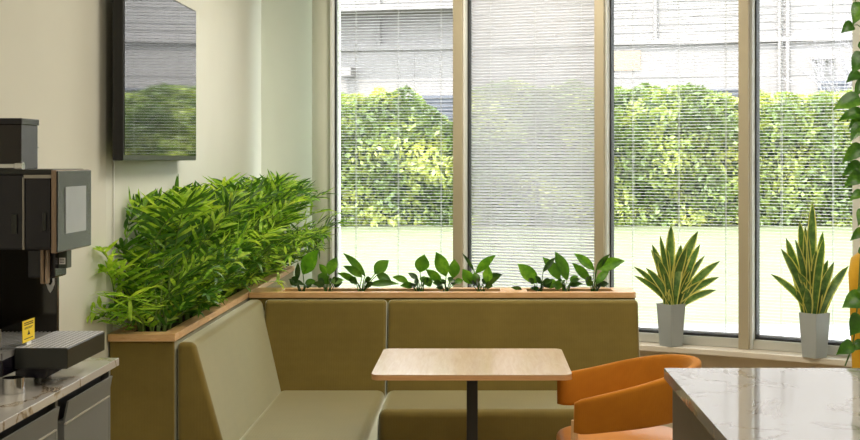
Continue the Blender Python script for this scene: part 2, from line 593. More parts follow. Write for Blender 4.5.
box_obj('base', (-1.08, 0.73, 6.10, 6.30, 0.002, 0.852), M['olive'], pr, 0.006)
mb = MB()
y0, y1 = 6.09, 6.325
def rr(x1, ya, yb, r=0.03, n=6):
    pts = [(0.63, ya), (x1 - r, ya)]
    pts += [(x1 - r + r * math.sin(PI / 2 * k / n), ya + r - r * math.cos(PI / 2 * k / n)) for k in range(1, n + 1)]
    pts += [(x1 - r + r * math.cos(PI / 2 * k / n), yb - r + r * math.sin(PI / 2 * k / n)) for k in range(0, n + 1)]
    pts += [(0.63, yb)]
    return pts
mb.box(-1.083, 0.63, y0, 6.135, ZT0, ZT1)
mb.box(-1.083, 0.63, 6.275, y1, ZT0, ZT1)
mb.box(-1.083, -0.94, 6.135, 6.275, ZT0, ZT1)
mb.box(0.095, 0.224, 6.135, 6.275, ZT0, ZT1)
mb.prism(rr(0.735, y0, y1), ZT0, ZT1, 'z')
mb.build('wood_rim', M['trim_wood'], pr, 0.002, 2)
mb = MB()
mb.box(-0.94, 0.095, 6.135, 6.275, 0.8525, ZSOIL)
mb.box(0.224, 0.63, 6.135, 6.275, 0.8525, ZSOIL)
mb.build('soil', M['soil'], pr)

# ------------------------------------------------------------------ bench seating
BT = 0.849
cs = thing('banquette_seat', (-0.7, 5.3, 0), 'olive corner bench module with pale slanted side back, left of the table', 'bench', 'olive upholstered bench modules')
mb = MB()
mb.prism([(-1.084, 0.06), (-1.084, BT), (-1.02, BT), (-0.910, 0.455), (-0.89, 0.38), (-0.89, 0.06)], 4.645, 6.082, 'y')
mb.build('side_backrest', M['olive'], cs, 0.02, 4)
mb = MB()
mb.prism([(6.084, 0.06), (6.084, BT), (6.035, BT), (5.93, 0.455), (5.91, 0.38), (5.91, 0.06)], -1.0, -0.433, 'x')
mb.build('rear_backrest', M['olive'], cs, 0.018, 4)
mb = MB(); mb.box(-0.922, -0.432, 4.66, 5.945, 0.10, 0.452)
mb.build('seat', M['olive'], cs, 0.035, 5)
box_obj('plinth', (-0.90, -0.47, 4.70, 5.93, 0.001, 0.105), M['cab_dark'], cs)
ms_ = thing('banquette_seat', (0.15, 5.7, 0), 'straight olive bench module behind the small table', 'bench', 'olive upholstered bench modules')
mb = MB()
mb.prism([(6.084, 0.06), (6.084, BT), (6.035, BT), (5.93, 0.455), (5.91, 0.38), (5.91, 0.06)], -0.427, 0.735, 'x')
mb.build('backrest', M['olive'], ms_, 0.018, 4)
mb = MB(); mb.box(-0.427, 0.732, 5.45, 5.945, 0.10, 0.452)
mb.build('seat', M['olive'], ms_, 0.035, 5)
box_obj('plinth', (-0.41, 0.70, 5.50, 5.93, 0.001, 0.105), M['cab_dark'], ms_)

# ------------------------------------------------------------------ table
tb = thing('pedestal_table', (-0.03, 4.91, 0), 'small pale wood-topped table on a black post in front of the bench', 'table')
def rrect(x0, x1, ya, yb, r, n=6):
    pts = []
    for cx, cy, a in ((x1 - r, ya + r, -PI / 2), (x1 - r, yb - r, 0), (x0 + r, yb - r, PI / 2), (x0 + r, ya + r, PI)):
        for k in range(n + 1):
            q = a + PI / 2 * k / n
            pts.append((cx + r * math.cos(q), cy + r * math.sin(q)))
    return pts
mb = MB(); mb.prism(rrect(-0.386, 0.327, 4.592, 5.235, 0.035), 0.7385, 0.741, 'z')
mb.build('laminate', M['table_top'], tb)
mb = MB(); mb.prism(rrect(-0.386, 0.327, 4.592, 5.235, 0.035), 0.721, 0.7385, 'z')
mb.build('tabletop', M['table_edge'], tb)
mb = MB(); mb.box(-0.13, 0.07, 4.81, 5.01, 0.712, 0.721)
mb.build('mounting_plate', M['black_metal'], tb)
mb = MB(); mb.box(-0.0505, -0.0085, 4.89, 4.93, 0.03, 0.713)
mb.build('post', M['black_metal'], tb, 0.004, 2)
mb = MB(); mb.prism(rrect(-0.25, 0.19, 4.69, 5.13, 0.03), 0.001, 0.03, 'z')
mb.build('foot_plate', M['black_metal'], tb, 0.003, 2)

# ------------------------------------------------------------------ orange chair
ch = thing('tub_chair', (0.55, 4.78, 0), 'orange wraparound tub chair drawn up to the right of the small table', 'chair')
path = []
cx, cy, r = 0.505, 4.775, 0.272
path.append(Vector((0.300, cy + r + 0.012)))
for k in range(1, 8):
    path.append(Vector((0.300 + (cx - 0.300) * k / 8, cy + r + 0.012 * (1 - k / 8))))
for k in range(0, 29):
    q = PI / 2 - PI * k / 28
    path.append(Vector((cx + r * 1.02 * math.cos(q), cy + r * math.sin(q))))
for k in range(7, 0, -1):
    path.append(Vector((0.325 + (cx - 0.325) * k / 8, cy - r - 0.010 * (1 - k / 8))))
path.append(Vector((0.325, cy - r - 0.010)))
mb = MB()
sec_n = 16
vs, n = [], len(path)
for i, p in enumerate(path):
    t = (path[min(i + 1, n - 1)] - path[max(i - 1, 0)]).normalized()
    nn = Vector((t.y, -t.x))      # pointing inward/outward consistently
    f = max(0.0, min(1.0, (p.x - 0.30) / 0.50))
    f = f * f * (3 - 2 * f) * 0.35 + f * 0.65
    zt, zb = 0.668 + 0.106 * f, 0.545 + 0.040 * f
    end = min(i, n - 1 - i)
    th = 0.019
    shrink = 1.0
    if end < 3:
        shrink = [0.45, 0.88, 0.98][end]
    hz = (zt - zb) / 2 - (1 - shrink) * 0.016
    mz = (zt + zb) / 2
    for k in range(sec_n):
        q = 2 * PI * k / sec_n
        ca, sa = math.cos(q), math.sin(q)
        ex = math.copysign(abs(ca) ** 0.5, ca) * th * shrink
        ez = math.copysign(abs(sa) ** 0.28, sa) * hz
        lean = -(ez / max(hz, 1e-4)) * 0.012
        q3 = p + nn * (ex + lean)
        vs.append((q3.x, q3.y, mz + ez))
fs = []
for i in range(n - 1):
    for k in range(sec_n):
        fs.append((i * sec_n + k, i * sec_n + (k + 1) % sec_n, (i + 1) * sec_n + (k + 1) % sec_n, (i + 1) * sec_n + k))
fs.append(tuple(range(sec_n - 1, -1, -1)))
fs.append(tuple((n - 1) * sec_n + k for k in range(sec_n)))
mb.add(vs, fs, 0, True)
bk = mb.build('backrest', M['orange'], ch)
mb = MB(); mb.prism(rrect(0.285, 0.755, 4.545, 5.005, 0.14, 10), 0.42, 0.488, 'z')
st = mb.build('seat', M['orange_seat'], ch, 0.028, 5)
for (lx, ly, up) in ((0.336, 4.622, 0.575), (0.405, 4.928, 0.575), (0.66, 4.62, 0.44), (0.66, 4.93, 0.44)):
    mb = MB(); mb.tube([(lx + (0.02 if lx > 0.5 else -0.03), ly + (0.02 if ly > 4.8 else -0.02), 0.001), (lx, ly, 0.40), (lx, ly, up)], [0.010, 0.014, 0.012], 12)
    mb.build('leg', M['beech'], ch)

# ------------------------------------------------------------------ marble island, right
isl = thing('kitchen_island', (1.4, 3.0, 0), 'grey-sided island counter in the right foreground', 'counter')
box_obj('side_panel', (0.553, 0.575, 1.70, 3.735, 0.001, 0.862), M['island'], isl, 0.001, 1)
box_obj('cabinet_body', (0.576, 2.30, 1.72, 3.70, 0.08, 0.862), M['island'], isl)
box_obj('plinth', (0.60, 2.26, 1.78, 3.66, 0.001, 0.08), M['cab_dark'], isl)
isl_top = box_obj('worktop', (0.531, 2.34, 1.66, 3.752, 0.868, 0.90), M['marble'], None, 0.0015, 2)
tag(isl_top, 'glossy white marble worktop on the right island', 'worktop')
box_obj('shadow_gap', (0.56, 2.30, 1.72, 3.72, 0.862, 0.868), M['cab_dark'], isl)

# ------------------------------------------------------------------ left counter and base cabinets
CX = -1.115
mb = MB(); mb.prism([(-1.535, 1.6), (-1.095, 1.6), (-1.095, 3.945), (-1.487, 3.945), (-1.535, 3.752)], 0.877, 0.90, 'z')
wt = mb.build('worktop', M['marble_warm'], None, 0.0015, 2)
tag(wt, 'white marble worktop with tan veins under the coffee machine', 'worktop')
def cabinet(y0, y1, label):
    c = thing('base_cabinet', (-1.30, (y0 + y1) / 2, 0), label, 'cabinet', 'grey cabinets under the coffee counter')
    mb = MB()
    mb.box(-1.47, CX - 0.022, y0 + 0.001, y1 - 0.001, 0.09, 0.875)
    mb.build('body', M['cab_dark'], c)
    box_obj('side_panel', (-1.47, CX - 0.001, y1 - 0.018, y1, 0.09, 0.875), M['cab'], c)
    box_obj('plinth', (-1.45, CX - 0.07, y0 + 0.002, y1 - 0.002, 0.001, 0.09), M['cab_dark'], c)
    d = box_obj('door', (CX - 0.020, CX, y0 + 0.012, y1 - 0.022, 0.10, 0.792), M['cab'], c, 0.0015, 2)
    mb = MB()
    mb.prism([(CX - 0.018, 0.792), (CX + 0.001, 0.795), (CX + 0.012, 0.852), (CX + 0.007, 0.853), (CX - 0.004, 0.80), (CX - 0.018, 0.80)], y0 + 0.012, y1 - 0.022, 'y')
    mb.build('pull', M['cab'], d)
    mb = MB(); mb.box(CX - 0.001, CX + 0.004, y0 + 0.012, y1 - 0.022, 0.7895, 0.7935)
    e = mb.build('edge_strip', M['cab_edge'], d)
    return c
cabinet(3.475, 3.925, 'grey base cabinet at far end of the coffee counter')
cabinet(2.82, 3.435, 'grey base cabinet in the near left corner below the chrome feet')

# ------------------------------------------------------------------ coffee machine
cm = thing('coffee_machine', (-1.3, 3.55, 0.90), 'black bean-to-cup coffee machine with tilted grey screen on left counter', 'coffee machine')
box_obj('back_body', (-1.52, -1.42, 3.345, 3.74, 0.945, 1.462), M['mach_black'], cm, 0.006)
hd = MB(); hd.box(-1.42, -1.098, 3.345, 3.612, 1.268, 1.462)
head = hd.build('head', M['mach_black'], cm, 0.006)
mb = MB(); mb.box(-1.168, -1.102, 3.337, 3.344, 1.275, 1.452)
mb.build('side_cover', M['mach_black'], head, 0.002, 2)
mb = MB(); mb.box(-1.1735, -1.1705, 3.334, 3.344, 1.270, 1.455)
mb.box(-1.1705, -1.098, 3.334, 3.344, 1.453, 1.462)
mb.build('seam_strip', M['seam_grey'], head)
mb = MB(); mb.box(-1.122, -1.112, 3.332, 3.337, 1.318, 1.365)
mb.build('switch', M['mach_dark'], head, 0.001, 1)
mb = MB(); mb.box(-1.205, -1.190, 3.340, 3.345, 1.31, 1.36)
mb.build('switch', M['mach_dark'], head, 0.001, 1)
mb = MB(); mb.box(-1.50, -1.10, 3.35, 3.61, 1.462, 1.476)
mb.build('top_plate', M['mach_dark'], cm, 0.003, 2)
# touch panel, parallel to the wall
pa = box_obj('touch_panel', (-1.0845, -1.08, 3.327, 3.612, 1.263, 1.472), M['panel'], cm, 0.002, 2)
box_obj('panel_frame', (-1.098, -1.0845, 3.327, 3.612, 1.261, 1.474), M['bronze'], pa, 0.002, 2)
box_obj('screen', (-1.0802, -1.0785, 3.385, 3.560, 1.308, 1.43), M['screen'], pa)
# hopper
def chamf(x1, y0, y1, c, x0=-1.60):
    return [(x0, y0), (x1 - c, y0), (x1, y0 + c * 0.9), (x1, y1), (x0, y1)]
mb = MB(); mb.box(-1.42, -1.183, 3.352, 3.478, 1.476, 1.592)
hop = mb.build('bean_hopper', M['hopper'], cm, 0.002, 2)
mb = MB(); mb.box(-1.423, -1.180, 3.349, 3.481, 1.592, 1.608)
mb.build('lid', M['mach_black'], hop, 0.002, 2)
mb = MB(); mb.box(-1.4215, -1.1815, 3.3505, 3.4795, 1.532, 1.5345)
mb.build('seam', M['mach_black'], hop)
# hose fitting on the top
mb = MB(); mb.tube([(-1.30, 3.36, 1.484), (-1.20, 3.355, 1.484)], 0.008, 10)
mb.tube([(-1.198, 3.355, 1.484), (-1.178, 3.354, 1.484)], 0.011, 8)
mb.build('hose_fitting', M['chrome'], cm)
# cavity far side plate and badge
box_obj('cavity_plate', (-1.42, -1.232, 3.790, 3.808, 0.965, 1.268), M['mach_brown'], cm, 0.003, 2)
mb = MB()
sh = []
bx, bz = -1.252, 1.140
for (a, b2) in ((-0.011, 0.027), (0.011, 0.027), (0.0115, -0.002), (0.006, -0.018), (0, -0.027), (-0.006, -0.018), (-0.0115, -0.002)):
    sh.append((bx + a, bz + b2))
mb.prism(sh, 3.786, 3.7905, 'y')
bd = mb.build('badge', M['white_plastic'], cm)
mb = MB(); mb.prism([(bx + (a - bx) * 0.55, bz + (b2 - bz) * 0.42 + 0.006) for a, b2 in sh], 3.7848, 3.7862, 'y')
mb.build('emblem', M['ink'], bd)
# spout group
sp = box_obj('spout_housing', (-1.185, -1.112, 3.40, 3.50, 1.19, 1.268), M['mach_black'], cm, 0.006)
mb = MB(); mb.box(-1.1415, -1.1315, 3.372, 3.398, 1.178, 1.268); mb.box(-1.1295, -1.1235, 3.372, 3.398, 1.178, 1.268)
mb.build('nozzle', M['bronze'], sp, 0.003, 2)
rd = box_obj('card_reader', (-1.125, -1.090, 3.43, 3.47, 1.214, 1.262), M['green_box'], cm, 0.002, 2)
mb = MB(); mb.box(-1.110, -1.094, 3.4288, 3.4302, 1.225, 1.242)
lb = mb.build('sticker', M['white_plastic'], rd)
mb = MB()
for k in range(3): mb.box(-1.108, -1.096, 3.4280, 3.4289, 1.2285 + k * 0.0045, 1.2300 + k * 0.0045)
mb.build('print', M['ink'], lb)
# black base, inner grid and projecting drip tray
box_obj('base', (-1.47, -1.228, 3.345, 3.80, 0.940, 0.985), M['mach_black'], cm, 0.004, 2)
mb = MB()
for k in range(16):
    xx = -1.42 + 0.012 * k
    mb.box(xx - 0.0015, xx + 0.0015, 3.35, 3.788, 0.997, 1.001)
for k in range(24):
    yy = 3.355 + 0.0185 * k
    mb.box(-1.42, -1.230, yy - 0.0015, yy + 0.0015, 0.994, 0.998)
mb.box(-1.42, -1.418, 3.346, 3.788, 0.984, 1.001); mb.box(-1.232, -1.230, 3.346, 3.788, 0.984, 1.001)
mb.box(-1.42, -1.230, 3.346, 3.349, 0.984, 1.001)
mb.build('cup_grid', M['wire'], cm)
mb = MB()
mb.prism([(-1.226, 0.950), (-1.085, 0.950), (-1.085, 1.004), (-1.226, 1.004)], 3.42, 3.76, 'y')
tr = mb.build('drip_tray', M['mach_dark'], cm, 0.003, 2)
mb = MB()
mb.prism([(-1.226, 0.925), (-1.145, 0.925), (-1.10, 0.950), (-1.226, 0.950)], 3.43, 3.75, 'y')
mb.build('tray_underside', M['mach_black'], tr)
mb = MB()
gx0, gx1, gy0, gy1 = -1.222, -1.089, 3.425, 3.755
nx, ny = 9, 22
mb.box(gx0, gx1, gy0, gy1, 1.0042, 1.0050, 1)
for k in range(nx + 1):
    xx = gx0 + (gx1 - gx0) * k / nx
    mb.box(xx - 0.0022, xx + 0.0022, gy0, gy1, 1.0050, 1.0062, 0)
for k in range(ny + 1):
    yy = gy0 + (gy1 - gy0) * k / ny
    mb.box(gx0, gx1, yy - 0.0020, yy + 0.0020, 1.0050, 1.0060, 0)
mb.build('drip_grid', [M['grid_plate'], M['hole']], tr)
for fx, fy in ((-1.200, 3.345), (-1.25, 3.72), (-1.43, 3.38), (-1.43, 3.72)):
    mb = MB(); mb.lathe([(0.028, 0.9005), (0.028, 0.9405)], 24, (fx, fy, 0))
    mb.build('foot', M['chrome'], cm)
mb = MB(); mb.tube([(-1.262, 3.42, 1.001), (-1.262, 3.42, 1.055)], 0.0022, 8)
mb.tube([(-1.262, 3.42, 1.001), (-1.262, 3.42, 1.006)], 0.004, 8)
mb.build('steam_wand', M['chrome'], cm)
# warning card
wc = thing('warning_card', (-1.214, 3.50, 1.001), 'small yellow warning card standing on the coffee machine grid', 'sign')
cardT = Matrix.Translation((-1.2125, 3.445, 1.0015))
mb = MB(); mb.box(-0.0008, 0.0008, 0, 0.092, 0.012, 0.070, 0, cardT)
mb.build('card', M['yellow_card'], wc)
mb = MB(); mb.box(-0.002, 0.002, 0.030, 0.062, 0.0, 0.012, 0, cardT)
mb.build('clip', M['white_plastic'], wc)
mb = MB()
for z, a, b2, h in ((0.062, 0.012, 0.080, 0.0028), (0.057, 0.012, 0.080, 0.0028), (0.050, 0.014, 0.076, 0.0016), (0.047, 0.014, 0.07, 0.0016), (0.020, 0.012, 0.08, 0.002)):
    u = a
    while u < b2:
        w_ = random.uniform(0.004, 0.011)
        mb.box(0.0008, 0.0012, u, min(u + w_, b2), z, z + h, 0, cardT); u += w_ + 0.002
mb.prism([(0.036, 0.030), (0.056, 0.030), (0.046, 0.043)], 0.0008, 0.0012, 'x', 0, cardT)
mb.build('print', M['ink'], wc)

# ------------------------------------------------------------------ television
tv = thing('television', (-1.29, 5.14, 1.5), 'flat black television on left wall above the palms', 'television')
box_obj('casing', (-1.290, -1.2515, 4.560, 5.735, 1.498, 2.158), M['tv_case'], tv, 0.004, 2)
box_obj('screen', (-1.2512, -1.2492, 4.572, 5.722, 1.518, 2.150), M['tv_screen'], tv)
mb = MB(); mb.box(-1.329, -1.290, 4.80, 5.50, 1.66, 2.02)
mb.build('wall_bracket', M['tv_case'], tv)
mb = MB(); mb.box(-1.3295, -1.3235, 4.703, 4.711, 0.885, 1.66)
tag(mb.build('cable_cover', M['white_plastic']), 'thin white cable strip running down the wall below the television', 'cable')

# ------------------------------------------------------------------ palms
def bez(a, b, c, n):
    return [(a * (1 - t) ** 2 + b * 2 * t * (1 - t) + c * t * t) for t in [k / n for k in range(n + 1)]]

def wallclamp(p):
    x, y = p.x, p.y
    xm = (-1.09 + (p.z - 0.85) * 0.34) if p.z < 1.12 else (-1.0 + max(0.0, y - 5.4) * 0.16)
    if y > 6.1 and p.z < 1.12: xm += 0.10
    if x > xm: x = xm + (x - xm) * 0.4
    if y < 4.50: y = 4.50 + (y - 4.50) * 0.35
    lim = -1.318 if p.z < 1.46 else -1.22
    if y < 4.62: lim -= (4.62 - y) * 0.24
    if x < lim:
        x = lim + min(0.03, (lim - x) * 0.12)
    z = p.z
    if x < -1.20: z = min(z, 1.487)
    c = Vector((x + 0.91, y - 7.70))
    if c.length < 0.10:
        c = c.normalized() * 0.10
        x, y = -0.91 + c.x, 7.70 + c.y
    g = 7.44 if x > -0.95 else 7.86
    if y > g: y = g
    return Vector((x, y, z))

def frond(mb, base, az, tilt, L, leaf, npair=10, rng=random):
    d = Vector((math.cos(az) * math.sin(tilt), math.sin(az) * math.sin(tilt), math.cos(tilt)))
    out = Vector((math.cos(az), math.sin(az), 0))
    mid = base + d * (L * 0.6)
    end = base + d * L * 0.82 + out * (L * 0.20) + Vector((0, 0, -L * 0.10 * (0.2 + tilt)))
    pts = bez(base, mid, end, 16)
    pts = [wallclamp(p) for p in pts]
    n = len(pts)
    tones = rng.choice(((0, 0, 1), (1, 1, 0), (0, 2, 2), (0, 1, 2), (1, 1, 1)))
    for i in range(npair):
        f = 0.24 + 0.76 * i / (npair - 1)
        q = f * (n - 1)
        k = min(int(q), n - 2)
        p = pts[k].lerp(pts[k + 1], q - k)
        t = (pts[k + 1] - pts[k])
        if t.length < 1e-6: continue
        t.normalize()
        s = t.cross(Vector((0, 0, 1)))
        if s.length < 0.05: s = out.cross(Vector((0, 0, 1)))
        s.normalize()
        up = s.cross(t).normalized()
        ll = leaf * (0.55 + 0.6 * math.sin(PI * (0.18 + 0.72 * (f - 0.24) / 0.76))) * rng.uniform(0.85, 1.12)
        sides = (-1, 1) if i < npair - 1 else (-1, 0, 1)
        for sg in sides:
            fw = 0.55 + 0.5 * (f - 0.24) / 0.76 + rng.uniform(-0.1, 0.1)
            dr = (s * sg + t * fw + up * rng.uniform(-0.1, 0.7)).normalized() if sg else t
            e = p + dr * ll + Vector((0, 0, -ll * rng.uniform(0.0, 0.35)))
            m_ = p + dr * ll * 0.5
            pp = [wallclamp(x) for x in bez(p, m_, e, 4)]
            w = rng.uniform(0.013, 0.018)
            ws = [w * 0.35, w * 0.95, w, w * 0.62, 0.0006]
            nv = (up + s * rng.uniform(-0.8, 0.8) + t * rng.uniform(-0.3, 0.3)).normalized()
            tone = rng.choice(tones)
            mb.strip(pp, ws, [nv] * 5, (-1, 0, 1), (tone, tone), 0.22)
    return pts

def palm(x, y, hgt, nf, spread, seed, label):
    rng = random.Random(seed)
    root = thing('parlour_palm', (x, y, ZSOIL), label, 'plant', 'palms in the planter along the left wall')
    fo, stm = MB(), MB()
    for i in range(nf):
        az = rng.uniform(0, 2 * PI) if (y < 6.0 or rng.random() < 0.4) else rng.gauss(-0.25, 1.0)
        a2 = rng.uniform(0, 2 * PI)
        b0 = Vector((max(-1.285, min(-1.15, x + math.cos(a2) * 0.05)), y + math.sin(a2) * 0.12, ZSOIL))
        L = rng.uniform(0.24, 0.36) * spread
        q = rng.random()
        lift = (hgt - 0.25) * q * rng.uniform(0.8, 1.0)
        tilt = rng.uniform(0.12, 0.75) if q > 0.6 else rng.uniform(0.45, 1.25)
        if q > 0.6: L = min(L, (hgt - 0.02 - lift) / max(0.4, math.cos(tilt)) * rng.uniform(0.8, 1.0))
        b = b0 + Vector((math.cos(az) * 0.05 * q, math.sin(az) * 0.06 * q, lift))
        pts = frond(fo, b, az, tilt, L, 0.135 * rng.uniform(0.85, 1.25), rng.choice((6, 7, 8)), rng)
        stm.tube([b0, b0.lerp(b, 0.5)] + pts[::3], [0.0035, 0.0032] + [0.0028 - 0.0003 * k for k in range(len(pts[::3]))], 5)
    # short skirt of foliage near the soil
    for i in range(20):
        az = rng.uniform(0, 2 * PI)
        b0 = Vector((max(-1.29, min(-1.15, x + rng.uniform(-0.06, 0.06))), y + rng.uniform(-0.2, 0.2), ZSOIL))
        frond(fo, b0, az, rng.uniform(0.3, 1.0), rng.uniform(0.14, 0.30), 0.08, 7, rng)
    fo.build('foliage', [M['palm'], M['palm_old'], M['palm_young']], root)
    stm.build('stem', M['palm_stem'], root)
    return root

plabels = ['nearest bushy green palm at the front end of the left planter',
           'second bushy palm from the front of the left planter',
           'bushy palm in the left planter, third from its front end',
           'bushy palm in the left planter, fourth from its front end',
           'bushy palm in the left planter, third from its window end',
           'bushy palm in the left planter, next to last at the window end',
           'farthest palm in the left planter, reaching over the lilies to the window']
ps = [(-1.215, 4.86, 0.58, 46, 1.0), (-1.205, 5.26, 0.60, 40, 1.0), (-1.205, 5.68, 0.60, 38, 1.0), (-1.20, 6.10, 0.62, 36, 1.1),
      (-1.20, 6.52, 0.62, 34, 1.2), (-1.19, 6.94, 0.62, 34, 1.35), (-1.18, 7.34, 0.58, 40, 1.6)]
for i, (x, y, h, nf, s) in enumerate(ps):
    palm(x, y, h, nf, s, 100 + i, plabels[i])

# ------------------------------------------------------------------ peace lilies
def lily_leaf(mb, stem, b0, b, tip, wpx, d, rng, turn=None):
    """b0 foot on the soil, b blade base, tip (world), width in metres"""
    w = wpx * d / F * 1.15
    dirv = (tip - b)
    side = Vector((dirv.z, 0, -dirv.x)).normalized() if dirv.length else Vector((1, 0, 0))
    arch = Vector((0, 0, 1)) * dirv.length * 0.10
    pts = bez(b, (b + tip) / 2 + arch + Vector((0, rng.uniform(-0.008, 0.008), 0)), tip, 9)
    prof = [0.12, 0.55, 0.84, 0.98, 1.0, 0.93, 0.78, 0.55, 0.28, 0.02]
    a = rng.uniform(-0.5, 0.5) if turn is None else turn
    nv = (Vector((0, -1, 0.25)) + Vector((a, 0, 0))).normalized()
    mb.strip(pts, [w * p for p in prof], [nv] * 10, (-1, -0.5, 0, 0.5, 1), (0, 0, 0, 0), 0.22)
    stem.tube(bez(b0, Vector((b0.x * 0.6 + b.x * 0.4, b.y, b0.z * 0.45 + b.z * 0.55)), b, 6) + [pts[2]], [0.0028, 0.0026, 0.0024, 0.0022, 0.002, 0.002, 0.002, 0.0012], 6)

DL = 6.205
lilies = [
    (302, [((303, 274), (318.4, 250), 14), ((297, 281), (298, 262), 5), ((304, 285), (288, 279), 4), ((305, 284), (316, 281), 6)],
     'lily plant with one broad upright leaf at left end of the narrow planter'),
    (328, [((329, 275), (337, 257), 11), ((327, 274), (319, 264), 6), ((318, 275), (329, 284), 10), ((331, 283), (344, 280), 6), ((324, 285), (312, 284), 5)],
     'lily plant second from the left, beside the slim column'),
    (362, [((365, 276), (343, 253), 7), ((362, 277), (343, 266), 7), ((356, 282), (337, 273), 6), ((375, 274), (389, 260.5), 12), ((377, 275), (392, 282.5), 8), ((369, 285), (399, 284), 6)],
     'lily plant with a long leaf arching left and a rounded leaf to the right'),
    (420, [((420, 272), (424.5, 254.5), 13), ((408, 282), (392, 277), 6), ((418, 280), (408, 273), 5), ((424, 284), (433, 281), 9), ((414, 286), (400, 286), 6), ((424, 283), (424, 276), 8)],
     'lily plant with a single rounded upright leaf left of the tall mullion'),
    (447, [((446, 276), (436, 252), 12), ((453, 278), (454.5, 259), 11), ((441, 282), (425.6, 269.5), 8), ((455, 283), (463, 280), 6), ((443, 288), (436, 292), 4)],
     'lily plant with two broad upright leaves just left of the tall mullion'),
    (481, [((472, 284), (462.5, 269), 10), ((476, 273), (496, 255), 8), ((474, 271), (462, 253), 3), ((486, 278), (503, 275), 5), ((487, 283), (489, 266), 9), ((486, 287), (501, 276), 4), ((478, 284), (474, 272), 7)],
     'lily plant right of the first mullion, at right end of the long trough'),
    (538, [((537, 283), (517.5, 264), 12), ((543, 272), (556, 257), 5), ((540, 290), (530, 296), 4), ((522, 290), (511, 287.5), 4), ((547, 282), (557, 287), 9), ((541, 284), (535, 276), 5)],
     'lily plant leaning left in the short trough of the narrow planter'),
    (566, [((560, 280), (542.5, 257), 10), ((567, 280), (555, 251.5), 12), ((571, 283), (578, 276), 7), ((562, 287), (552, 284), 8), ((570, 286), (583, 284), 5)],
     'lily plant with tall broad leaves in middle of the short trough'),
    (594, [((594, 270), (574, 253.5), 8), ((590, 281), (572, 263), 8), ((597, 269), (625, 261), 11), ((596, 270), (610, 254), 5), ((596, 284), (610, 268.5), 7), ((600, 285), (609, 284), 5), ((591, 286), (585, 279), 6)],
     'lily plant with a leaf reaching right at right end of the narrow planter'),
]
for i, (bxp, leaves, lab) in enumerate(lilies):
    rng = random.Random(300 + i)
    base = at(bxp, 290, DL); base.z = ZSOIL
    root = thing('peace_lily', base, lab, 'plant', 'lilies in the narrow planter behind the bench')
    extra = []
    for k in range(6):
        sg = rng.choice((-1, 1))
        a = rng.uniform(0.2, 1.0) * sg
        b = (bxp + a * 6, 287 - rng.uniform(0, 6))
        extra.append((b, (b[0] + a * 9, b[1] - rng.uniform(-1, 5)), rng.uniform(4, 7)))
    for k, (b, t, w) in enumerate(leaves + extra):
        dd = DL + rng.uniform(-0.045, 0.045)
        mb = MB()
        dt = dd + rng.uniform(-0.05, 0.03)
        b0 = Vector((base.x + rng.uniform(-0.015, 0.015), DL + rng.uniform(-0.03, 0.03), ZSOIL - 0.004))
        bb, tt = at(b[0], b[1], dd), at(t[0], t[1], dt)
        bb.z = max(bb.z, ZSOIL + 0.012)
        if tt.z < 0.888: tt.z = 0.888 if tt.y > 6.10 else 0.885
        lily_leaf(mb, mb, b0, bb, tt, w, dd, rng)
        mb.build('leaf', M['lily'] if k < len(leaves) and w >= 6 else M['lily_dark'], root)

# ------------------------------------------------------------------ snake plants in square pots
def snake(px, py, d, top_y, tips, label, seed, rot):
    rng = random.Random(seed)
    base = at(px, py, d); base.z = ZS + 0.0005
    root = thing('snake_plant', base, label, 'plant', 'snake plants on the window sill')
    hgt = (py - top_y) * d / F
    mb = MB()
    rt, rb = 0.0565, 0.044
    T = Matrix.Translation(base) @ Matrix.Rotation(rot, 4, 'Z')
    def ring(r, z, c):
        pts = []
        for sx, sy in ((1, -1), (1, 1), (-1, 1), (-1, -1)):
            a = math.atan2(sy, sx)
            for q in (-0.6, -0.2, 0.2, 0.6):
                an = a + q
                pts.append(T @ Vector((sx * (r - c) + c * math.cos(an), sy * (r - c) + c * math.sin(an), z)))
        return pts
    rings = [ring(rb, 0, 0.006), ring(rt, hgt, 0.006), ring(rt - 0.006, hgt, 0.005), ring(rt - 0.010, hgt - 0.02, 0.005)]
    k = len(rings[0])
    vs = [p for r_ in rings for p in r_]
    fs = [tuple(range(k - 1, -1, -1))]
    for a in range(len(rings) - 1):
        for j in range(k):
            fs.append((a * k + j, a * k + (j + 1) % k, (a + 1) * k + (j + 1) % k, (a + 1) * k + j))
    mb.add(vs, fs)
    mb.build('pot', M['pot'], root)
    so = MB(); so.add(rings[3], [tuple(range(k))])
    so.build('soil', M['soil'], root)
    for (tx, ty, w) in tips:
        mb = MB()
        dd = d + rng.uniform(-0.03, 0.03)
        b = base + Vector((rng.uniform(-0.03, 0.03) + (tx - px) * d / F * 0.12, rng.uniform(-0.028, 0.028), hgt - 0.021))
        t = at(tx, ty, dd + rng.uniform(-0.07, 0.03))
        out = Vector((t.x - b.x, t.y - b.y, 0))
        mid = b.lerp(t, 0.5) + Vector((-out.x * 0.22, -out.y * 0.22, 0.06 * (t - b).length))
        pts = bez(b, mid, t, 10)
        W = w * d / F * 1.28
        prof = [0.55, 0.68, 0.8, 0.9, 0.97, 1.0, 0.99, 0.94, 0.80, 0.52, 0.03]
        a0, a1 = rng.uniform(-0.7, 0.7), rng.uniform(-0.7, 0.7)
        nv = [Vector((math.sin(a0 + (a1 - a0) * j / 10), -math.cos(a0 + (a1 - a0) * j / 10), 0.15)) for j in range(11)]
        mb.strip(pts, [W * p for p in prof], nv, (-1, -0.72, 0, 0.72, 1), (1, 0, 0, 1), 0.25)
        mb.build('leaf', [M['snake'], M['snake_edge']], root)

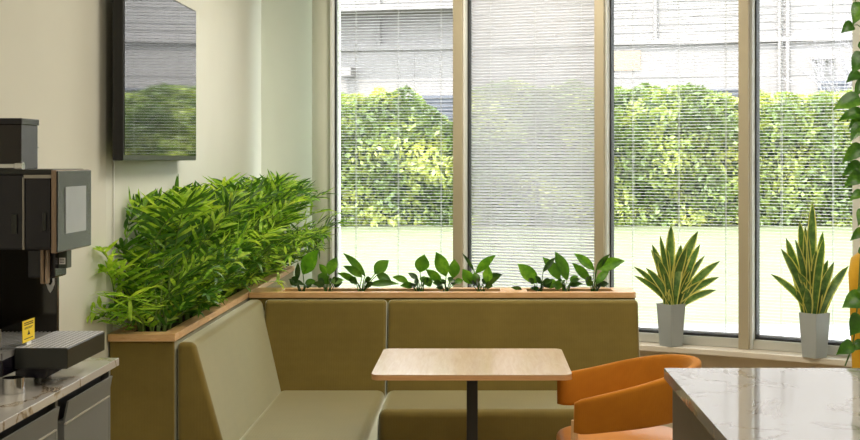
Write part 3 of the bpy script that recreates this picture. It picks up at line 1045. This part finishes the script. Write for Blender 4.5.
snake(671, 345.6, 6.93, 303.5, [(671, 224.5, 8.5), (652, 244.5, 7), (660, 235.5, 5), (681, 244.5, 8.5), (698, 231, 9), (700, 244.5, 7), (705, 255.5, 5),
      (720, 261, 7), (719, 277, 7), (716, 290, 6), (633.5, 266.5, 5), (634, 275.5, 5), (651, 250, 8), (687, 246, 7), (689, 270, 6), (658, 259, 7), (667, 248, 7),
      (676, 260, 8), (664, 268, 7), (692, 280, 6), (646, 268, 6)],
      'snake plant in a grey pot on the sill behind the orange chair', 41, math.radians(38))
snake(814.5, 357.5, 6.53, 313, [(812.5, 202, 9), (799.4, 221, 8), (805, 226, 7), (786, 238, 8), (781, 249, 8), (770.7, 274, 6), (823, 231, 7), (824, 238, 7),
      (834, 262, 8), (848.5, 266, 7), (833, 286, 7), (805.5, 288, 9), (828, 260, 7), (795, 239, 7), (801, 251, 8), (816, 250, 8), (809, 262, 8), (820, 275, 8), (798, 272, 7), (842, 272, 6), (790, 268, 6)],
      'taller snake plant in a grey pot on the sill at right, by the column', 42, math.radians(36))

# ------------------------------------------------------------------ hanging pothos, right edge
po = thing('hanging_pothos', at(868, -40, 4.6), 'trailing green vine with heart-shaped leaves hanging down the right edge', 'plant')
DV = 4.6
mb = MB()
vine = [at(872, -30, DV), at(864, 0, DV - 0.05), at(861, 40, DV - 0.07), at(863, 90, DV - 0.05), at(861, 140, DV - 0.06), at(862, 200, DV - 0.05), at(861, 250, DV - 0.06), at(858, 300, DV - 0.05), at(853, 345, DV - 0.05), at(845, 366, DV - 0.05)]
mb.tube(vine, 0.0028, 6)
v2 = [at(872, -30, DV), at(853, 5, DV - 0.02), at(853, 25, DV - 0.02), at(850, 30, DV - 0.02)]
mb.tube(v2, 0.002, 6)
mb.build('vine', M['vine'], po)
pleaves = [((863, 4), (853, 25), 15), ((853, 25), (841, 33.5), 10), ((864, 54), (852, 74), 15), ((861, 74), (846, 83), 11), ((866, 82), (854, 97), 12),
           ((860, 98), (833, 110), 15), ((863, 112), (838, 121), 11), ((864, 116), (848, 130), 10), ((864, 124), (850, 142), 13), ((862, 147), (842, 163), 13),
           ((862, 166), (842, 176), 13), ((862, 176), (844, 187), 12), ((863, 193), (849, 201), 9), ((864, 231), (850, 241), 9), ((866, 210), (858, 226), 12),
           ((864, 298), (842, 308), 18), ((862, 318), (850, 336), 18), ((853, 345), (836, 355), 12), ((864, 343), (850, 352), 10), ((862, 285), (872, 300), 16),
           ((864, 150), (878, 168), 14), ((862, 40), (874, 58), 14), ((864, 95), (880, 110), 14), ((864, 180), (876, 205), 14), ((862, 245), (874, 262), 14)]
rng = random.Random(9)
for (b, t, w) in pleaves:
    mb = MB()
    dd = DV - 0.05 + rng.uniform(-0.05, 0.05)
    B, Tt = at(b[0], b[1], dd), at(t[0], t[1], dd - 0.02)
    k = min(range(len(vine)), key=lambda j: (vine[j] - B).length)
    pts = bez(B, B.lerp(Tt, 0.5) + Vector((0, -0.01, 0.012)), Tt, 9)
    prof = [0.45, 0.86, 1.0, 1.0, 0.94, 0.82, 0.64, 0.42, 0.2, 0.02]
    W = w * dd / F * 1.2
    a = rng.uniform(-0.5, 0.5)
    mb.strip(pts, [W * p for p in prof], [Vector((a, -1, 0.5)).normalized()] * 10, (-1, -0.5, 0, 0.5, 1), (0, 0, 0, 0), 0.2)
    # petiole to nearest point of the vine
    best, bd_ = vine[0], 9
    for j in range(len(vine) - 1):
        for q in range(11):
            pnt = vine[j].lerp(vine[j + 1], q / 10)
            if (pnt - B).length < bd_: best, bd_ = pnt, (pnt - B).length
    mb.tube([best, best.lerp(B, 0.5) + Vector((0, 0, 0.006)), pts[1]], 0.0014, 5)
    mb.build('leaf', M['pothos'], po)
hb = at(872, -30, DV)
mb = MB(); mb.lathe([(0.06, 0.0), (0.10, 0.06), (0.115, 0.14), (0.105, 0.14), (0.10, 0.12)], 32, (hb.x + 0.08, hb.y, hb.z - 0.06))
mb.build('pot', M['white_plastic'], po)
for a in range(3):
    q = 2 * PI * a / 3
    mb = MB(); mb.tube([(hb.x + 0.08 + 0.11 * math.cos(q), hb.y + 0.11 * math.sin(q), hb.z + 0.08), (hb.x + 0.08, hb.y, 2.6), (hb.x + 0.08, hb.y, ZC)], 0.0015, 5)
    mb.build('cord', M['cord'], po)

# ------------------------------------------------------------------ mustard chair, cropped by right edge
yc = thing('lounge_chair', (1.95, 5.45, 0), 'mustard yellow high-backed chair cut off by right edge, behind the vine', 'chair')
mb = MB()
vs, nu, nv_ = [], 24, 14
def shell(r, off):
    out = []
    for j in range(nv_ + 1):
        f = j / nv_
        z = 0.30 + 0.845 * f
        half = (1.45 if f < 0.75 else 1.45 * math.sqrt(max(0.05, 1 - ((f - 0.75) / 0.25) ** 2 * 0.8)))
        for i in range(nu + 1):
            q = PI / 2 + half * (2 * i / nu - 1)
            rr_ = r + 0.03 * (f - 0.4)
            out.append((1.93 + rr_ * math.cos(q) * 1.05, 5.40 + rr_ * math.sin(q) * 0.75, z))
    return out
o1, o2 = shell(0.36, 0), shell(0.31, 0)
cnt = (nu + 1) * (nv_ + 1)
fs = []
for j in range(nv_):
    for i in range(nu):
        a = j * (nu + 1) + i
        fs.append((a, a + 1, a + nu + 2, a + nu + 1))
        fs.append((cnt + a, cnt + a + nu + 1, cnt + a + nu + 2, cnt + a + 1))
for i in range(nu):
    fs.append((i, cnt + i, cnt + i + 1, i + 1))
    a = nv_ * (nu + 1) + i
    fs.append((a, a + 1, cnt + a + 1, cnt + a))
for j in range(nv_):
    a = j * (nu + 1); fs.append((a, a + nu + 1, cnt + a + nu + 1, cnt + a))
    a = j * (nu + 1) + nu; fs.append((a, cnt + a, cnt + a + nu + 1, a + nu + 1))
mb.add(o1 + o2, fs, 0, True)
mb.build('backrest', M['yellow_fab'], yc)
mb = MB(); mb.prism(rrect(1.64, 2.22, 5.12, 5.60, 0.12, 8), 0.33, 0.45, 'z')
mb.build('seat', M['yellow_fab'], yc, 0.03, 4)
for lx, ly in ((1.72, 5.2), (2.14, 5.2), (1.72, 5.52), (2.14, 5.52)):
    mb = MB(); mb.tube([(lx, ly, 0.001), (lx, ly, 0.34)], [0.010, 0.015], 10)
    mb.build('leg', M['beech'], yc)

# ------------------------------------------------------------------ outside
struct(box_obj('lawn', (-40, 60, 8.1, 70, -0.25, -0.02), M['lawn']), 'sunlit lawn beyond the windows', 'lawn')
struct(box_obj('path', (-40, 60, 8.12, 11.9, -0.019, 0.0), M['path']), 'pale paved path outside the windows', 'path')

def hedge(x0, x1, yb, hgt, ntop, label, seed, n):
    rng = np.random.default_rng(seed)
    def top(x):
        return hgt(x) + 0.3 * mnoise.noise(Vector((x * 0.9, seed, 0))) + 0.15 * mnoise.noise(Vector((x * 2.7, seed, 3)))
    mb = MB()
    # solid inner mass
    nx, nz = int((x1 - x0) * 2.5), 8
    vs, fs = [], []
    for i in range(nx + 1):
        x = x0 + (x1 - x0) * i / nx
        ht = top(x) - 0.12
        for j in range(nz + 1):
            z = -0.05 + (ht + 0.05) * j / nz
            y = yb + 0.66 + 0.12 * mnoise.noise(Vector((x * 0.8, z * 1.2, seed))) + (0.5 * (j / nz) ** 4)
            vs.append((x, y, z))
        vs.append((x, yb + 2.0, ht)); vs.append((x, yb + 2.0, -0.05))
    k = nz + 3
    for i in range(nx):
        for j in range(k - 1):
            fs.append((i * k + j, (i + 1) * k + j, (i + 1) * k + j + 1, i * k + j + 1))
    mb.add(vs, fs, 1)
    # leaf clumps over the face and the top
    xs = rng.uniform(x0, x1, n); us = rng.uniform(0, 1.22, n)
    A = rng.normal(size=(n, 3)); B = rng.normal(size=(n, 3)); sz = rng.uniform(0.045, 0.10, n)
    dep = rng.uniform(0, 1, n)
    for i in range(n):
        x, u = xs[i], us[i]
        ht = top(x)
        lump = 0.5 * mnoise.noise(Vector((x * 1.1, u * 3.2, seed + 5))) + 0.16 * mnoise.noise(Vector((x * 3.1, u * 8.0, seed + 9)))
        if u < 1:
            z = -0.02 + (ht + 0.02) * u; y = yb + 0.12 - lump + dep[i] ** 1.5 * 0.42 + 0.45 * u ** 5
        else:
            z = ht + lump * 0.5 - 0.06 * dep[i]; y = yb + 0.5 + (u - 1) / 0.22 * 1.6
        a = Vector(A[i]).normalized(); b = Vector(B[i]); b = (b - a * b.dot(a)).normalized()
        s = sz[i]
        c = Vector((x, y, max(z, 0.02)))
        mb.add([c - a * s, c - b * s * 0.55, c + a * s, c + b * s * 0.55], [(0, 1, 2, 3)], 0)
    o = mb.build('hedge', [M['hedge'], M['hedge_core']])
    tag(o, label, 'hedge')
    return o

def h_left(x):
    # bumpy top falling away towards the right
    t = max(0.0, min(1.0, (x + 1.7) / 1.2))
    return 2.95 - 0.55 * t + 0.25 * math.exp(-((x + 2.6) / 0.7) ** 2)
hedge(-16, -0.35, 29.6, h_left, 0, 'leafy hedge across the lawn seen through the leftmost window', 3, 28000)
hedge(-0.2, 22, 29.6, lambda x: 3.12 + 0.12 * math.sin(x * 0.7), 0, 'tall leafy hedge across the lawn behind both snake plants', 5, 42000)

# pale twiggy shrub above the hedge at far right
tw = thing('bare_shrub', (9.3, 34.6, 0), 'pale twiggy shrub rising above the hedge at far right', 'shrub')
rng = random.Random(77)
mb = MB()
def branch(p, d, L, r, lvl):
    e = p + d * L
    mb.tube([p, p.lerp(e, 0.5) + Vector((rng.uniform(-.03, .03), 0, 0)), e], [r, r * 0.8, r * 0.6], 4, 0, False)
    if lvl == 0: return
    for _ in range(4):
        nd = (d + Vector((rng.uniform(-.8, .8), rng.uniform(-.5, .5), rng.uniform(-.1, .5)))).normalized()
        branch(p.lerp(e, rng.uniform(0.5, 1)), nd, L * rng.uniform(0.45, 0.65), r * 0.6, lvl - 1)
for k in range(4):
    branch(Vector((9.6 + rng.uniform(-.5, .5), 34.6, 0)), Vector((rng.uniform(-.2, .2), 0, 1)).normalized(), 2.8, 0.035, 3)
mb.build('branches', M['twig'], tw)

# pale industrial building
bl = thing('office_building', (0, 45, 0), 'long pale clad building behind the hedge', 'building')
Bd = Matrix.Translation((0, 44.5, -0.02)) @ Matrix.Rotation(math.radians(-14), 4, 'Z')
mb = MB(); mb.box(-50, 60, 0.0, 8, 0, 5.35, 0, Bd)
mb.build('lower_wall', M['clad_white'], bl)
mb = MB()
z = 5.5
mb.box(-50, 60, 0.05, 8, 5.5, 12.0, 0, Bd)
while z < 12:
    mb.box(-50, 60, 0.03, 0.06, z, z + 0.14, 0, Bd); z += 0.25
mb.build('upper_cladding', M['clad'], bl)
mb = MB(); mb.box(-50, 60, -0.18, 8, 5.34, 5.50, 0, Bd)
mb.build('ledge', M['clad_white'], bl)
mb = MB(); mb.box(-50, -0.4, -1.6, 0.0, 6.55, 6.75, 0, Bd)
mb.build('canopy', M['clad_white'], bl)
mb = MB()
x = -48
while x < 60:
    mb.box(x, x + 0.05, -0.02, 0.0, 0, 5.34, 0, Bd); x += 2.4
mb.build('panel_joint', M['clad'], bl)
mb = MB(); mb.box(-50, 60, -0.02, 0.0, 4.25, 4.29, 0, Bd)
mb.build('panel_joint', M['clad'], bl)
for xa in (-3.6, 6.0, 10.0, 10.25):
    mb = MB(); mb.tube([Bd @ Vector((xa, -0.12, 0.05 if xa > 9 else 5.5)), Bd @ Vector((xa, -0.12, 8.5))], 0.07, 8)
    mb.build('downpipe', M['clad_white'], bl)
for xa, xb, za, zb in ((-2.55, -0.2, 2.6, 3.75), (6.0, 9.4, 3.3, 3.85), (11.2, 12.6, 3.6, 4.05), (-9, -5, 2.6, 3.6)):  # second band is dark shade behind the hedge top, drawn as slats
    mb = MB(); mb.box(xa, xb, -0.06, 0.0, za, zb, 0, Bd)
    z = za + 0.06
    while z < zb:
        mb.box(xa, xb, -0.12, -0.05, z, z + 0.04, 0, Bd); z += 0.14
    mb.build('louvre_and_shade', M['louvre_and_shade'], bl)
mb = MB(); mb.box(4.4, 5.5, -0.05, 0.0, 4.5, 5.15, 0, Bd)
mb.build('wall_panel', M['peach'], bl)
mb = MB(); mb.box(-4.9, -4.5, -0.5, 0.0, 4.45, 4.75, 0, Bd); mb.box(11.0, 11.7, -0.5, 0, 4.72, 4.86, 0, Bd)
mb.build('wall_lamp', M['clad'], bl)

# ------------------------------------------------------------------ light
world = bpy.data.worlds.new('World')
bpy.context.scene.world = world
world.use_nodes = True
bg = world.node_tree.nodes['Background']
bg.inputs['Color'].default_value = (0.88, 0.96, 1.0, 1)
bg.inputs['Strength'].default_value = 8.0

def light(name, kind, loc, energy, color, rot=(0, 0, 0), **kw):
    l = bpy.data.lights.new(name, kind)
    l.energy = energy; l.color = color
    for k, v in kw.items(): setattr(l, k, v)
    o = bpy.data.objects.new(name, l)
    C.objects.link(o); o.location = loc; o.rotation_euler = rot
    return o

sun = light('sun', 'SUN', (0, -10, 30), 7.0, (1.0, 0.95, 0.86), angle=0.01)
sun.rotation_euler = Vector((0.35, 0.62, -0.95)).to_track_quat('-Z', 'Y').to_euler()
warm = (1.0, 0.91, 0.78)
for nm, x, y, e in (('ceiling_light', 0.3, 4.2, 22), ('ceiling_light', 0.4, 1.8, 22), ('ceiling_light', 1.9, 3.4, 12), ('ceiling_light', 0.3, -1.2, 14), ('ceiling_light', 0.1, 6.3, 28)):
    light(nm, 'AREA', (x, y, 2.86), e, warm, shape='RECTANGLE', size=0.9, size_y=0.9)

# ------------------------------------------------------------------ camera
cam = bpy.data.cameras.new('camera')
cam.sensor_width = 36.0
cam.lens = F / 860 * 36.0
cam.shift_x = -(VX - 430) / 860
cam.shift_y = -(220 - HY) / 860
cam.clip_end = 300
co = bpy.data.objects.new('camera', cam)
C.objects.link(co)
co.location = (0, 0, H)
co.rotation_euler = (PI / 2, 0, 0)
sc = bpy.context.scene
sc.camera = co
sc.view_settings.view_transform = 'Standard'
sc.view_settings.look = 'None'
sc.view_settings.exposure = 0.32
sc.view_settings.gamma = 1.0
sc.view_settings.use_curve_mapping = False
sc.cycles.use_denoising = True
sc.cycles.max_bounces = 10
sc.cycles.transparent_max_bounces = 16
sc.cycles.sample_clamp_indirect = 8.0
